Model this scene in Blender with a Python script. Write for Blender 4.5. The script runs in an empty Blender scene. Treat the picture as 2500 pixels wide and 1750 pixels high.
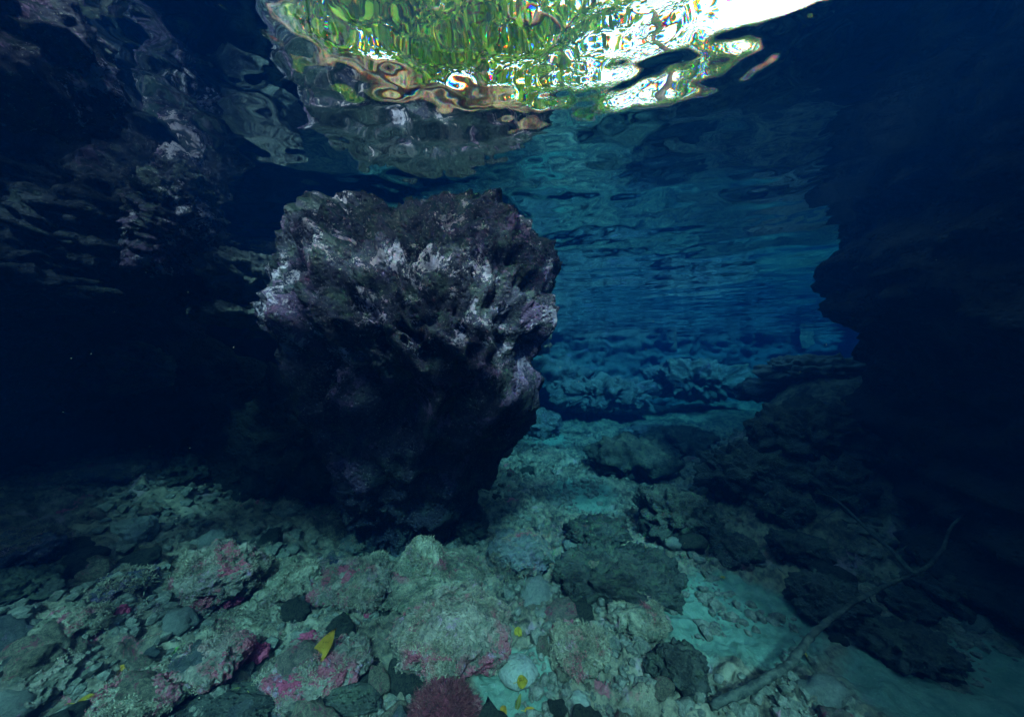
import bpy, bmesh, math, random
import numpy as np
from mathutils import Vector, Matrix

# ------------------------------------------------------------------ camera, sky, sun, exposure
S = bpy.context.scene
COL = S.collection
R = math.radians
FPX, PITCH = 800.0, R(3.1)               # focal length in photo pixels (2500 wide), upward tilt
cam_d = bpy.data.cameras.new("camera"); cam_d.sensor_width = 36.0; cam_d.lens = 36.0 * FPX / 2500.0
cam_d.clip_start = 0.02; cam_d.clip_end = 400.0
cam = bpy.data.objects.new("camera", cam_d); COL.objects.link(cam)
cam.location = (0, 0, 0); cam.rotation_euler = (R(90) + PITCH, 0, 0)
S.camera = cam

SUN_DIR = Vector((0.04, -0.72, 0.69)).normalized()      # towards the sun
world = bpy.data.worlds.new("World"); S.world = world; world.use_nodes = True
wn = world.node_tree
sky = wn.nodes.new("ShaderNodeTexSky"); sky.sky_type = 'NISHITA'; sky.sun_disc = False
sky.sun_elevation = math.asin(SUN_DIR.z); sky.sun_rotation = math.atan2(SUN_DIR.x, SUN_DIR.y)
bg = wn.nodes["Background"]; bg.inputs[1].default_value = 0.15
sky.dust_density = 7.0; sky.air_density = 0.7
# a bank of bright white cloud all round the horizon, thinning out towards the zenith
wtc = wn.nodes.new("ShaderNodeTexCoord"); wsx = wn.nodes.new("ShaderNodeSeparateXYZ"); wn.links.new(wtc.outputs["Generated"], wsx.inputs[0])
wno = wn.nodes.new("ShaderNodeTexNoise"); wno.inputs["Scale"].default_value = 3.2; wno.inputs["Detail"].default_value = 7.0; wn.links.new(wtc.outputs["Generated"], wno.inputs["Vector"])
wma = wn.nodes.new("ShaderNodeMath"); wma.operation = 'MULTIPLY_ADD'; wn.links.new(wno.outputs[0], wma.inputs[0]); wma.inputs[1].default_value = -0.9; wn.links.new(wsx.outputs[2], wma.inputs[2])
wmr = wn.nodes.new("ShaderNodeMapRange"); wmr.interpolation_type = 'SMOOTHSTEP'; wn.links.new(wma.outputs[0], wmr.inputs[0])
for k_, v_ in zip((1, 2, 3, 4), (0.0, 0.26, 1.0, 0.0)): wmr.inputs[k_].default_value = v_
wmx = wn.nodes.new("ShaderNodeMix"); wmx.data_type = 'RGBA'; wn.links.new(wmr.outputs[0], wmx.inputs[0]); wn.links.new(sky.outputs[0], wmx.inputs[6]); wmx.inputs[7].default_value = (8.5, 8.3, 8.0, 1)
wn.links.new(wmx.outputs[2], bg.inputs[0])
sun_d = bpy.data.lights.new("sun", 'SUN'); sun_d.energy = 3.4; sun_d.angle = R(4.0); sun_d.color = (1.0, 0.95, 0.86)
sun = bpy.data.objects.new("sun", sun_d); COL.objects.link(sun); sun.location = (0, 0, 20)
sun.rotation_euler = SUN_DIR.to_track_quat('Z', 'Y').to_euler()

S.view_settings.view_transform = 'Standard'; S.view_settings.look = 'None'
S.view_settings.exposure = 1.5; S.view_settings.gamma = 1.0
cy = S.cycles
cy.use_denoising = True; cy.use_adaptive_sampling = False
cy.max_bounces = 8; cy.diffuse_bounces = 1; cy.glossy_bounces = 4; cy.transmission_bounces = 6
cy.volume_bounces = 0; cy.transparent_max_bounces = 24
cy.sample_clamp_indirect = 4.0; cy.sample_clamp_direct = 0.0; cy.blur_glossy = 0.2
try: cy.denoising_input_passes = 'RGB_ALBEDO_NORMAL'
except Exception: pass

rng = np.random.default_rng(7)
WATER_Z = 1.5

# ------------------------------------------------------------------ noise (numpy)
_PERM = np.random.default_rng(3).permutation(256).astype(np.int32)
_PERM = np.concatenate([_PERM, _PERM, _PERM])
_g = np.random.default_rng(4).normal(size=(256, 3)).astype(np.float32)
_GRAD = _g / np.linalg.norm(_g, axis=1, keepdims=True)

def perlin(p):
    p = np.asarray(p, np.float32)
    i = np.floor(p).astype(np.int32); f = p - i; i &= 255
    w = f * f * f * (f * (f * 6 - 15) + 10)
    out = 0
    for dx in (0, 1):
        hx = _PERM[i[:, 0] + dx]; wx = w[:, 0] if dx else 1 - w[:, 0]
        for dy in (0, 1):
            hy = _PERM[hx + i[:, 1] + dy]; wy = w[:, 1] if dy else 1 - w[:, 1]
            for dz in (0, 1):
                g = _GRAD[_PERM[hy + i[:, 2] + dz] & 255]; wz = w[:, 2] if dz else 1 - w[:, 2]
                d = g[:, 0] * (f[:, 0] - dx) + g[:, 1] * (f[:, 1] - dy) + g[:, 2] * (f[:, 2] - dz)
                out = out + wx * wy * wz * d
    return out * 1.5

def fbm(p, octaves=4, lac=2.03, gain=0.5):
    a, s, o = 1.0, 1.0, 0
    for k in range(octaves):
        o = o + a * perlin(p * s + 17.3 * k); a *= gain; s *= lac
    return o

def ridged(p, octaves=4, lac=2.03, gain=0.5):
    a, s, o = 1.0, 1.0, 0
    for k in range(octaves):
        o = o + a * (1 - 2.2 * np.abs(perlin(p * s + 31.7 * k))); a *= gain; s *= lac
    return o

def worley(p):
    p = np.asarray(p, np.float32)
    i = np.floor(p).astype(np.int32); best = np.full(len(p), 9.0, np.float32)
    for dx in (-1, 0, 1):
        for dy in (-1, 0, 1):
            for dz in (-1, 0, 1):
                c = i + np.array([dx, dy, dz], np.int32); m = c & 255
                h = _PERM[_PERM[_PERM[m[:, 0]] + m[:, 1]] + m[:, 2]]
                q = c + 0.5 + 0.5 * _GRAD[h & 255]
                best = np.minimum(best, ((q - p) ** 2).sum(1))
    return np.sqrt(best)

def sstep(a, b, x):
    t = np.clip((x - a) / (b - a), 0, 1); return t * t * (3 - 2 * t)

def xyz(x, y, z=0.0):
    x = np.asarray(x, np.float32); return np.stack([x, np.broadcast_to(y, x.shape), np.broadcast_to(z, x.shape)], -1).astype(np.float32)

# ------------------------------------------------------------------ mesh and object helpers
def mesh_np(name, v, f, smooth=True):
    v = np.ascontiguousarray(v, np.float32); f = np.ascontiguousarray(f, np.int32)
    me = bpy.data.meshes.new(name); n = f.shape[1]
    me.vertices.add(len(v)); me.vertices.foreach_set("co", v.ravel())
    me.loops.add(f.size); me.loops.foreach_set("vertex_index", f.ravel())
    me.polygons.add(len(f)); me.polygons.foreach_set("loop_start", np.arange(0, f.size, n, dtype=np.int32))
    try: me.polygons.foreach_set("loop_total", np.full(len(f), n, np.int32))
    except Exception: pass
    me.update(calc_edges=True)
    me.polygons.foreach_set("use_smooth", np.full(len(f), smooth)); me.update()
    return me

def obj(name, me, mat=None, parent=None, loc=None, rot=None):
    o = bpy.data.objects.new(name, me); COL.objects.link(o)
    if mat is not None and not me.materials: me.materials.append(mat)
    if parent is not None: o.parent = parent
    if loc is not None: o.location = loc
    if rot is not None: o.rotation_euler = rot
    return o

def tag(o, label=None, cat=None, group=None, kind=None):
    if label: o["label"] = label
    if cat: o["category"] = cat
    if group: o["group"] = group
    if kind: o["kind"] = kind
    return o

def empty(name, loc):
    o = bpy.data.objects.new(name, None); COL.objects.link(o); o.location = loc; return o

def attr(me, name, val):
    a = me.attributes.new(name, 'FLOAT', 'POINT'); a.data.foreach_set("value", np.ascontiguousarray(val, np.float32))

_ico = {}
def ico(n):
    if n not in _ico:
        bm = bmesh.new(); bmesh.ops.create_icosphere(bm, subdivisions=n, radius=1.0)
        v = np.array([x.co[:] for x in bm.verts], np.float32); f = np.array([[x.index for x in q.verts] for q in bm.faces], np.int32)
        bm.free(); _ico[n] = (v / np.linalg.norm(v, axis=1, keepdims=True), f)
    return _ico[n]

def grid_faces(nu, nv):
    i = np.arange(nu * nv).reshape(nv, nu)
    return np.stack([i[:-1, :-1].ravel(), i[:-1, 1:].ravel(), i[1:, 1:].ravel(), i[1:, :-1].ravel()], 1)

def tube(pts, rad, seg=10, wob=0.0, seed=0):
    """tapered tube along a polyline, closed at both ends with a point"""
    P = np.array(pts, np.float64); r = np.array(rad, np.float64)
    t = np.concatenate([[0], np.cumsum(np.linalg.norm(np.diff(P, axis=0), axis=1))])
    n = max(6, int(t[-1] / max(r.mean() * 1.4, 1e-3))); n = min(n, 120)
    u = np.linspace(0, t[-1], n)
    # Catmull-Rom style smoothing by resampling a smoothed polyline
    Q = np.stack([np.interp(u, t, P[:, k]) for k in range(3)], 1)
    for _ in range(max(1, n // 14)): Q[1:-1] = 0.25 * Q[:-2] + 0.5 * Q[1:-1] + 0.25 * Q[2:]
    rr = np.interp(u, t, r)
    T = np.gradient(Q, axis=0); T /= np.linalg.norm(T, axis=1, keepdims=True) + 1e-9
    up = np.array([0.13, 0.21, 0.97]); A = np.cross(T, up); A /= np.linalg.norm(A, axis=1, keepdims=True) + 1e-9; B = np.cross(T, A)
    th = np.linspace(0, 2 * np.pi, seg, endpoint=False)
    V = Q[:, None] + rr[:, None, None] * (np.cos(th)[None, :, None] * A[:, None] + np.sin(th)[None, :, None] * B[:, None])
    V = V.reshape(-1, 3)
    if wob:
        C = np.repeat(Q, seg, 0); k = fbm((V * (0.7 / max(r.mean(), 1e-3)) + seed).astype(np.float32), 3)
        V = C + (V - C) * (1 + wob * k)[:, None]
    F = []
    for a in range(n - 1):
        for b in range(seg): F.append((a * seg + b, a * seg + (b + 1) % seg, (a + 1) * seg + (b + 1) % seg, (a + 1) * seg + b))
    m = len(V); V = np.concatenate([V, Q[:1], Q[-1:]])
    F += [((b + 1) % seg, b, m, m) for b in range(seg)]; k = (n - 1) * seg
    F += [(k + b, k + (b + 1) % seg, m + 1, m + 1) for b in range(seg)]
    tri = []
    for a, b, c, d in F:
        tri.append((a, b, c))
        if d != c: tri.append((a, c, d))
    return V.astype(np.float32), np.array(tri, np.int32)

def merge(parts):
    V, F, k = [], [], 0
    for v, f in parts: V.append(v); F.append(f + k); k += len(v)
    return np.concatenate(V), np.concatenate(F)

# ------------------------------------------------------------------ materials
class NT:
    def __init__(s, name):
        s.m = bpy.data.materials.new(name); s.m.use_nodes = True; s.t = s.m.node_tree; s.t.nodes.clear()
        s.out = s.t.nodes.new("ShaderNodeOutputMaterial")
    def n(s, typ, **kw):
        x = s.t.nodes.new("ShaderNode" + typ)
        for k, v in kw.items(): setattr(x, k, v)
        return x
    def put(s, sock, v):
        if isinstance(v, bpy.types.NodeSocket): s.t.links.new(v, sock)
        elif isinstance(v, (tuple, list)) and len(v) == 3 and sock.type == 'RGBA': sock.default_value = (*v, 1)
        else: sock.default_value = v
    def noise(s, co, scale, detail=6, rough=0.6, dist=0.0):
        x = s.n("TexNoise"); s.put(x.inputs["Vector"], co); s.put(x.inputs["Scale"], scale)
        x.inputs["Detail"].default_value = detail; x.inputs["Roughness"].default_value = rough; x.inputs["Distortion"].default_value = dist
        return x.outputs[0]
    def vor(s, co, scale, feature='F1', out="Distance"):
        x = s.n("TexVoronoi", feature=feature); s.put(x.inputs["Vector"], co); s.put(x.inputs["Scale"], scale); return x.outputs[out]
    def step(s, v, a, b, lo=0.0, hi=1.0):
        x = s.n("MapRange", interpolation_type='SMOOTHSTEP'); s.put(x.inputs[0], v)
        for k, q in zip((1, 2, 3, 4), (a, b, lo, hi)): x.inputs[k].default_value = q
        return x.outputs[0]
    def math(s, op, a, b=0.0):
        x = s.n("Math", operation=op); s.put(x.inputs[0], a); s.put(x.inputs[1], b); return x.outputs[0]
    def mix(s, f, a, b):
        x = s.n("Mix", data_type='RGBA'); s.put(x.inputs[0], f); s.put(x.inputs[6], a); s.put(x.inputs[7], b); return x.outputs[2]
    def bump(s, h, dist, strength=1.0, normal=None):
        x = s.n("Bump"); s.put(x.inputs["Height"], h); x.inputs["Distance"].default_value = dist; x.inputs["Strength"].default_value = strength
        if normal is not None: s.put(x.inputs["Normal"], normal)
        return x.outputs[0]
    def coords(s, vary=True):
        c = s.n("TexCoord").outputs["Object"]
        if not vary: return c
        i = s.n("ObjectInfo"); a = s.n("VectorMath", operation='ADD'); s.put(a.inputs[0], c)
        m = s.n("VectorMath", operation='SCALE'); m.inputs[0].default_value = (37.0, 91.0, 53.0); s.put(m.inputs["Scale"], i.outputs["Random"])
        s.put(a.inputs[1], m.outputs[0]); return a.outputs[0]
    def principled(s, col, rough=0.9, normal=None, spec=0.2, sheen=None):
        b = s.n("BsdfPrincipled"); s.put(b.inputs["Base Color"], col); s.put(b.inputs["Roughness"], rough)
        b.inputs["Specular IOR Level"].default_value = spec
        if normal is not None: s.put(b.inputs["Normal"], normal)
        s.t.links.new(b.outputs[0], s.out.inputs[0]); return b

def rock_mat(name, dark, light, patch, amount, patch2=None, amount2=0.0, scale=1.0, bump=0.02, speck=0.35, algae=(0.10, 0.12, 0.07), top=None):
    """limestone under algae: mottled base, crusts of coralline algae in patches, fine pitted relief"""
    t = NT(name); co = t.coords()
    n1 = t.noise(co, 2.2 * scale, 10, 0.68, 0.6); n2 = t.noise(co, 14 * scale, 8, 0.7); n3 = t.noise(co, 60 * scale, 4, 0.7)
    c = t.mix(t.step(t.math('ADD', t.math('MULTIPLY', n1, 0.6), t.math('MULTIPLY', n2, 0.4)), 0.36, 0.64), dark, light)
    c = t.mix(t.math('MULTIPLY', t.step(t.noise(co, 5 * scale, 6, 0.6), 0.5, 0.62), 0.55), c, algae)
    big = t.noise(co, 1.7 * scale, 8, 0.72, 0.8)
    if amount > 0:
        m = t.step(t.math('ADD', big, t.math('MULTIPLY', t.math('SUBTRACT', n2, 0.5), 0.25)), 0.66 - amount, 0.70 - amount)
        m = t.math('MULTIPLY', m, t.step(t.noise(co, 0.55 * scale, 2, 0.5), 0.46, 0.56))
        c = t.mix(t.math('MULTIPLY', m, t.step(n3, 0.3, 0.6, 0.45, 1.0)), c, patch)
    if amount2 > 0:
        m = t.step(t.math('ADD', t.noise(co, 3.1 * scale, 8, 0.75, 0.5), t.math('MULTIPLY', t.math('SUBTRACT', n3, 0.5), 0.2)), 0.68 - amount2, 0.72 - amount2)
        if top:                                              # pale crust masked off below the crown to paint the lower boulder darker
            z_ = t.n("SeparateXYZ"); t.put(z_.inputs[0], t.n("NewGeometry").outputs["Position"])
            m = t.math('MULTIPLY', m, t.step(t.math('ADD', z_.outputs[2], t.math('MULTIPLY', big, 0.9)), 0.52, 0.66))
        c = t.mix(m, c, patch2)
    c = t.mix(t.math('MULTIPLY', t.step(n3, 0.56, 0.74), speck), c, (0.62, 0.62, 0.56))
    if top:                                                  # green film darkened on upward faces to paint the boulder top as unlit
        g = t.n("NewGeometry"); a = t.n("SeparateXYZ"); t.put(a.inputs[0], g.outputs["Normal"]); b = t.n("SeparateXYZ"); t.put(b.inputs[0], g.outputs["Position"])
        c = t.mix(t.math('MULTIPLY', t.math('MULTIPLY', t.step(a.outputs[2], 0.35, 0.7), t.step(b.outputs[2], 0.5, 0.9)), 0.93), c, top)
    pit = t.vor(co, 22 * scale)
    h = t.math('ADD', t.math('MULTIPLY', n2, 1.0), t.math('ADD', t.math('MULTIPLY', n3, 0.45), t.math('MULTIPLY', t.step(pit, 0.1, 0.5), 0.5)))
    t.principled(c, 0.95, t.bump(h, bump), 0.1)
    return t.m

M = {}
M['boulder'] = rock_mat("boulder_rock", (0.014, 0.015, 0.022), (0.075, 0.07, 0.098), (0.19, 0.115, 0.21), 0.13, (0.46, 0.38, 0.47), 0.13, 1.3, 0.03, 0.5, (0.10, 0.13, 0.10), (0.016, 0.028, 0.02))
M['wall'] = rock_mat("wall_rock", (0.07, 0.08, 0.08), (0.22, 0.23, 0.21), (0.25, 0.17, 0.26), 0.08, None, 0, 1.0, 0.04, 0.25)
M['rim'] = rock_mat("rim_limestone", (0.20, 0.12, 0.07), (0.58, 0.40, 0.25), (0.44, 0.21, 0.09), 0.14, None, 0, 1.4, 0.05, 0.3, (0.14, 0.13, 0.07))
M['turf'] = rock_mat("turf_rock", (0.075, 0.068, 0.045), (0.46, 0.40, 0.26), (0.42, 0.09, 0.13), 0.12, (0.40, 0.24, 0.28), 0.07, 2.2, 0.02, 0.35)
M['pink'] = rock_mat("crusted_rock", (0.075, 0.062, 0.05), (0.44, 0.36, 0.26), (0.44, 0.06, 0.10), 0.16, (0.42, 0.22, 0.30), 0.10, 2.4, 0.02, 0.35)
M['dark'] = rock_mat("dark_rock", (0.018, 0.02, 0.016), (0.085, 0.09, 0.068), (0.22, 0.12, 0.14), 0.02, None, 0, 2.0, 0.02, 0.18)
M['black'] = rock_mat("shaded_black_rock", (0.012, 0.014, 0.012), (0.05, 0.055, 0.045), (0.05, 0.04, 0.045), 0.02, None, 0, 1.2, 0.04, 0.06, (0.02, 0.025, 0.018))  # wall rock blackened so the right buttress and shadow masses look unlit
M['dim'] = rock_mat("shaded_wall_rock", (0.016, 0.017, 0.022), (0.085, 0.082, 0.10), (0.12, 0.075, 0.14), 0.10, None, 0, 1.3, 0.04, 0.25, (0.05, 0.07, 0.05))  # darker copy of the wall rock, dim light put into the colour
M['pale'] = rock_mat("pale_rock", (0.15, 0.15, 0.12), (0.30, 0.30, 0.25), (0.4, 0.3, 0.3), 0.0, None, 0, 2.0, 0.008, 0.2, (0.22, 0.25, 0.18))

def sand_mat():
    t = NT("cave_bed"); co = t.coords(False)
    a = t.n("Attribute", attribute_name="sand").outputs["Fac"]
    n1 = t.noise(co, 1.8, 10, 0.7, 0.5); n2 = t.noise(co, 11, 8, 0.72); n3 = t.noise(co, 70, 4, 0.7)
    rub = t.mix(t.step(t.math('ADD', t.math('MULTIPLY', n1, .5), t.math('MULTIPLY', n2, .5)), 0.38, 0.62), (0.034, 0.029, 0.02), (0.35, 0.29, 0.19))
    pk = t.step(t.math('ADD', t.noise(co, 2.6, 9, 0.75, 0.8), t.math('MULTIPLY', t.math('SUBTRACT', n3, .5), .2)), 0.60, 0.66)
    near = t.n("SeparateXYZ"); t.put(near.inputs[0], co)
    pk = t.math('MULTIPLY', pk, t.step(near.outputs[0], 0.2, 1.0, 0.9, 0.1))
    rub = t.mix(pk, rub, (0.46, 0.09, 0.13))
    pu = t.step(t.noise(co, 3.9, 8, 0.7, 0.4), 0.58, 0.66)
    rub = t.mix(t.math('MULTIPLY', pu, 0.6), rub, (0.40, 0.24, 0.30))
    snd = t.mix(t.step(n2, 0.3, 0.7), (0.10, 0.17, 0.12), (0.21, 0.31, 0.225))
    snd = t.mix(t.math('MULTIPLY', t.step(n3, 0.55, 0.68), 0.6), snd, (0.14, 0.15, 0.12))
    f = t.step(t.math('ADD', a, t.math('MULTIPLY', t.math('SUBTRACT', n2, .5), .7)), 0.35, 0.65)
    c = t.mix(f, rub, snd)
    c = t.mix(t.math('MULTIPLY', t.step(n3, 0.6, 0.74), 0.4), c, (0.66, 0.66, 0.6))
    h = t.math('ADD', n2, t.math('MULTIPLY', n3, 0.5))
    t.principled(c, 0.95, t.bump(h, 0.018), 0.1); return t.m
M['bed'] = sand_mat()

def simple_mat(name, c1, c2, scale=8, rough=0.8, bump=0.004, spec=0.2, vary=True):
    t = NT(name); co = t.coords(vary); n = t.noise(co, scale, 7, 0.65, 0.3)
    t.principled(t.mix(t.step(n, 0.3, 0.7), c1, c2), rough, t.bump(t.noise(co, scale * 5, 5), bump), spec); return t.m

def leaf_mat(name, c1, c2, c3, scale=1.6, trans=0.45):
    t = NT(name); co = t.coords(True)
    c = t.mix(t.step(t.noise(co, scale, 4, 0.6), 0.35, 0.65), c1, c2)
    c = t.mix(t.step(t.noise(co, scale * 4.3, 2, 0.5), 0.55, 0.7), c, c3)
    d = t.n("BsdfDiffuse"); t.put(d.inputs[0], c); tr = t.n("BsdfTranslucent"); t.put(tr.inputs[0], c)
    m = t.n("MixShader"); m.inputs[0].default_value = trans; t.t.links.new(d.outputs[0], m.inputs[1]); t.t.links.new(tr.outputs[0], m.inputs[2])
    t.t.links.new(m.outputs[0], t.out.inputs[0]); return t.m

M['bark'] = simple_mat("bark", (0.10, 0.065, 0.045), (0.24, 0.17, 0.12), 9, 0.9, 0.02)
M['drowned'] = simple_mat("drowned_wood", (0.022, 0.026, 0.02), (0.12, 0.125, 0.095), 22, 0.85, 0.012)

def water_mat():
    t = NT("water_surface"); co = t.coords(False)
    fr = t.n("Fresnel"); fr.inputs[0].default_value = 1.333
    gl = t.n("BsdfGlossy"); gl.inputs["Roughness"].default_value = 0.0; gl.inputs[0].default_value = (0.97, 0.97, 0.97, 1)
    acc = None
    for col, ior in (((1, 0, 0, 1), 1.3317), ((0, 1, 0, 1), 1.333), ((0, 0, 1, 1), 1.3343)):   # dispersion
        rf = t.n("BsdfRefraction"); rf.inputs[0].default_value = col; rf.inputs["IOR"].default_value = ior; rf.inputs["Roughness"].default_value = 0.0
        if acc is None: acc = rf.outputs[0]
        else:
            ad = t.n("AddShader"); t.t.links.new(acc, ad.inputs[0]); t.t.links.new(rf.outputs[0], ad.inputs[1]); acc = ad.outputs[0]
    tp = t.n("BsdfTransparent")
    sx = t.n("SeparateXYZ"); t.put(sx.inputs[0], co)
    xo = t.math('SUBTRACT', sx.outputs[0], 0.22)
    r = t.math('SQRT', t.math('ADD', t.math('MULTIPLY', xo, xo), t.math('MULTIPLY', sx.outputs[1], sx.outputs[1])))
    zone = t.math('MULTIPLY', t.step(r, 1.88, 2.0, 1.0, 0.0), t.step(sx.outputs[1], 1.02, 1.12, 0.0, 0.93))
    mz = t.n("MixShader"); t.put(mz.inputs[0], zone); t.t.links.new(tp.outputs[0], mz.inputs[1]); t.t.links.new(acc, mz.inputs[2])
    mf = t.n("MixShader"); t.put(mf.inputs[0], fr.outputs[0]); t.t.links.new(mz.outputs[0], mf.inputs[1]); t.t.links.new(gl.outputs[0], mf.inputs[2])
    t.t.links.new(mf.outputs[0], t.out.inputs[0]); return t.m
M['water'] = water_mat()

# ------------------------------------------------------------------ photo pixel -> view ray
CP, SP = math.cos(PITCH), math.sin(PITCH)
def ray(px, py):
    u, v = (px - 1250) / FPX, (875 - py) / FPX
    d = np.array([u, CP - v * SP, v * CP + SP]); return d / d[1]       # scaled so that y = 1
def at(px, py, Y): return ray(px, py) * Y

# ------------------------------------------------------------------ the bed of the cavern
SANDS = [(ray(1770, 1470), 0.62, 0.42), (ray(1420, 1200), 0.95, 1.25), (ray(1330, 1085), 1.3, 1.5), (ray(2420, 1660), 0.7, 0.4), (ray(1260, 1640), 0.22, 0.20), (ray(300, 1290), 0.5, 0.3)]
SAND_C = [(d * (-1.55 / d[2]), a, b) for d, a, b in SANDS]
def sand_mask(x, y):
    m = np.zeros_like(x)
    for c, a, b in SAND_C: m = np.maximum(m, (0.62 if c[1] > 3.2 else 1.0) - np.sqrt(((x - c[0]) / a) ** 2 + ((y - c[1]) / b) ** 2) * 0.72)
    return np.clip(m * 1.6, 0, 1)
def base_h(x, y):
    h = -1.62 + 0.85 * sstep(0.9, 3.9, -x) + 0.030 * np.maximum(y - 3, 0)
    h = h + 1.45 * sstep(0.0, 2.6, x - 0.44 * y) * sstep(2.2, 4.4, y) * (1 - 0.85 * sstep(5.0, 7.0, y)) + 0.9 * sstep(3.0, 5.0, x) * sstep(3.0, 1.0, y)
    h = h + 0.25 * sstep(6.0, 11.0, y)
    return h
def ground(x, y, fine=True):
    x = np.asarray(x, np.float32); y = np.asarray(y, np.float32)
    h = base_h(x, y); sm = sand_mask(x, y); k = 1 - 0.78 * sm
    p = xyz(x, y)
    h = h + (0.06 + 0.07 * sstep(3.2, 5.0, y)) * fbm(p * 0.9 + 3.1, 3) * (1 - 0.6 * sm)
    if fine:
        h = h + k * (0.05 * (ridged(p * 3.4 + 9.4, 4) - 0.6) + 0.05 * (0.5 - worley(p * 6.0)) + 0.03 * (0.5 - worley(p * 13.0 + 4)) + 0.035 * fbm(p * 9 + 2.2, 4, gain=0.62))
        h = h + 0.008 * fbm(p * 24, 3)
    else:
        h = h + k * 0.05 * (ridged(p * 2.6 + 9.4, 2) - 0.3)
    return h
def hit(px, py, lift=0.0):
    d = ray(px, py); Y = np.linspace(0.8, 14, 2600)
    g = ground(d[0] * Y, Y); i = np.argmax(d[2] * Y < g + lift)
    return d * Y[i]

def axis(segs):
    out = [segs[0][0]]
    for a, b, s in segs: n = max(1, int(round((b - a) / s))); out += list(a + (b - a) * np.arange(1, n + 1) / n)
    return np.array(out, np.float32)
xs = axis([(-14, -4.5, 0.12), (-4.5, -2.6, 0.025), (-2.6, 2.8, 0.0115), (2.8, 5.0, 0.025), (5, 17, 0.12)])
ys = axis([(-10, 0.4, 0.16), (0.4, 1.1, 0.03), (1.1, 2.9, 0.0115), (2.9, 5.0, 0.018), (5.0, 8, 0.04), (8, 20, 0.12)])
X, Y = np.meshgrid(xs, ys); x, y = X.ravel(), Y.ravel()
me = mesh_np("ground", np.stack([x, y, ground(x, y)], 1), grid_faces(len(xs), len(ys)))
attr(me, "sand", sand_mask(x, y))
GROUND = tag(obj("ground", me, M['bed']), "rubble and silt bed of the flooded cavern", kind="structure")

# ------------------------------------------------------------------ walls, roof rim
def wall_sheet(name, path, z0, z1, step, lean, seed, amp=0.45, mat='wall', label=None):
    """a rock face along a plan path; lean(z) pushes it inwards (to the left of the path)"""
    P = np.array(path, np.float64); t = np.concatenate([[0], np.cumsum(np.linalg.norm(np.diff(P, axis=0), axis=1))])
    n = int(t[-1] / step) + 1; u = np.linspace(0, t[-1], n)
    Q = np.stack([np.interp(u, t, P[:, k]) for k in (0, 1)], 1)
    for _ in range(int(0.25 / step) + 2): Q[1:-1] = 0.25 * Q[:-2] + 0.5 * Q[1:-1] + 0.25 * Q[2:]
    T = np.gradient(Q, axis=0); T /= np.linalg.norm(T, axis=1, keepdims=True); N = np.stack([-T[:, 1], T[:, 0]], 1)
    zz = np.linspace(z0, z1, int((z1 - z0) / step) + 1)
    base = np.concatenate([np.repeat(Q[None], len(zz), 0), np.repeat(zz[:, None], n, 1)[:, :, None]], 2).reshape(-1, 3)
    NN = np.repeat(N[None], len(zz), 0).reshape(-1, 2); p = base.astype(np.float32)
    s = np.array([1, 1, 1.7], np.float32)
    d = amp * fbm(p * 0.7 * s + seed, 3) + 0.16 * (ridged(p * 1.7 * s + seed, 4) - 0.5) + 0.10 * (0.5 - worley(p * 2.6 * s + seed)) + 0.035 * fbm(p * 8 + seed, 3)
    d = d + lean(p[:, 2])
    p = p.copy(); p[:, :2] += (NN * d[:, None]).astype(np.float32)
    o = obj(name, mesh_np(name, p, grid_faces(n, len(zz))), M[mat]); tag(o, label, kind="structure"); return o

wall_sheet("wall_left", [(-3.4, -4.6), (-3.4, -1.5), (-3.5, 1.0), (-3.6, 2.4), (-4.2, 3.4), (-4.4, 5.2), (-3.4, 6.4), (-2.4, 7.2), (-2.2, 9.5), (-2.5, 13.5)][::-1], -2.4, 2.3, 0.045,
           lambda z: 0.35 * sstep(0.0, 1.4, z), 5.5, 0.5, 'dim', label="fluted rock wall painted dark for shade, closing the cavern on its left side")
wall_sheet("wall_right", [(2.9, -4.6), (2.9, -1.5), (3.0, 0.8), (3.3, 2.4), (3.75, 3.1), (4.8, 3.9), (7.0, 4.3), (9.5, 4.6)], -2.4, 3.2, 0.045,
           lambda z: 0.34 * sstep(-0.4, 1.3, z), 21.0, 0.30, 'black', label="rock buttress painted black for shade, closing the cavern on its right side")
wall_sheet("wall_recess", [(9.0, 4.4), (12.5, 6.0), (13.2, 9.0), (13.0, 13.0)], -2.4, 2.6, 0.10,
           lambda z: 0 * z, 33.0, 0.5, label="rock wall of the wide recess beyond the right buttress")
wall_sheet("wall_back", [(14.0, 12.6), (8.0, 12.4), (3.5, 12.0), (0, 12.2), (-4.5, 12.6)], -2.4, 2.0, 0.07,
           lambda z: -0.6 * sstep(-1.5, 1.0, z), 44.0, 0.6, label="distant rock face at the end of the flooded channel")
wall_sheet("wall_behind", [(-4.5, -4.0), (0, -4.4), (4.5, -4.0)], -2.4, 1.75, 0.12,
           lambda z: 0 * z, 61.0, 0.4, label="rock face behind the viewer")

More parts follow.
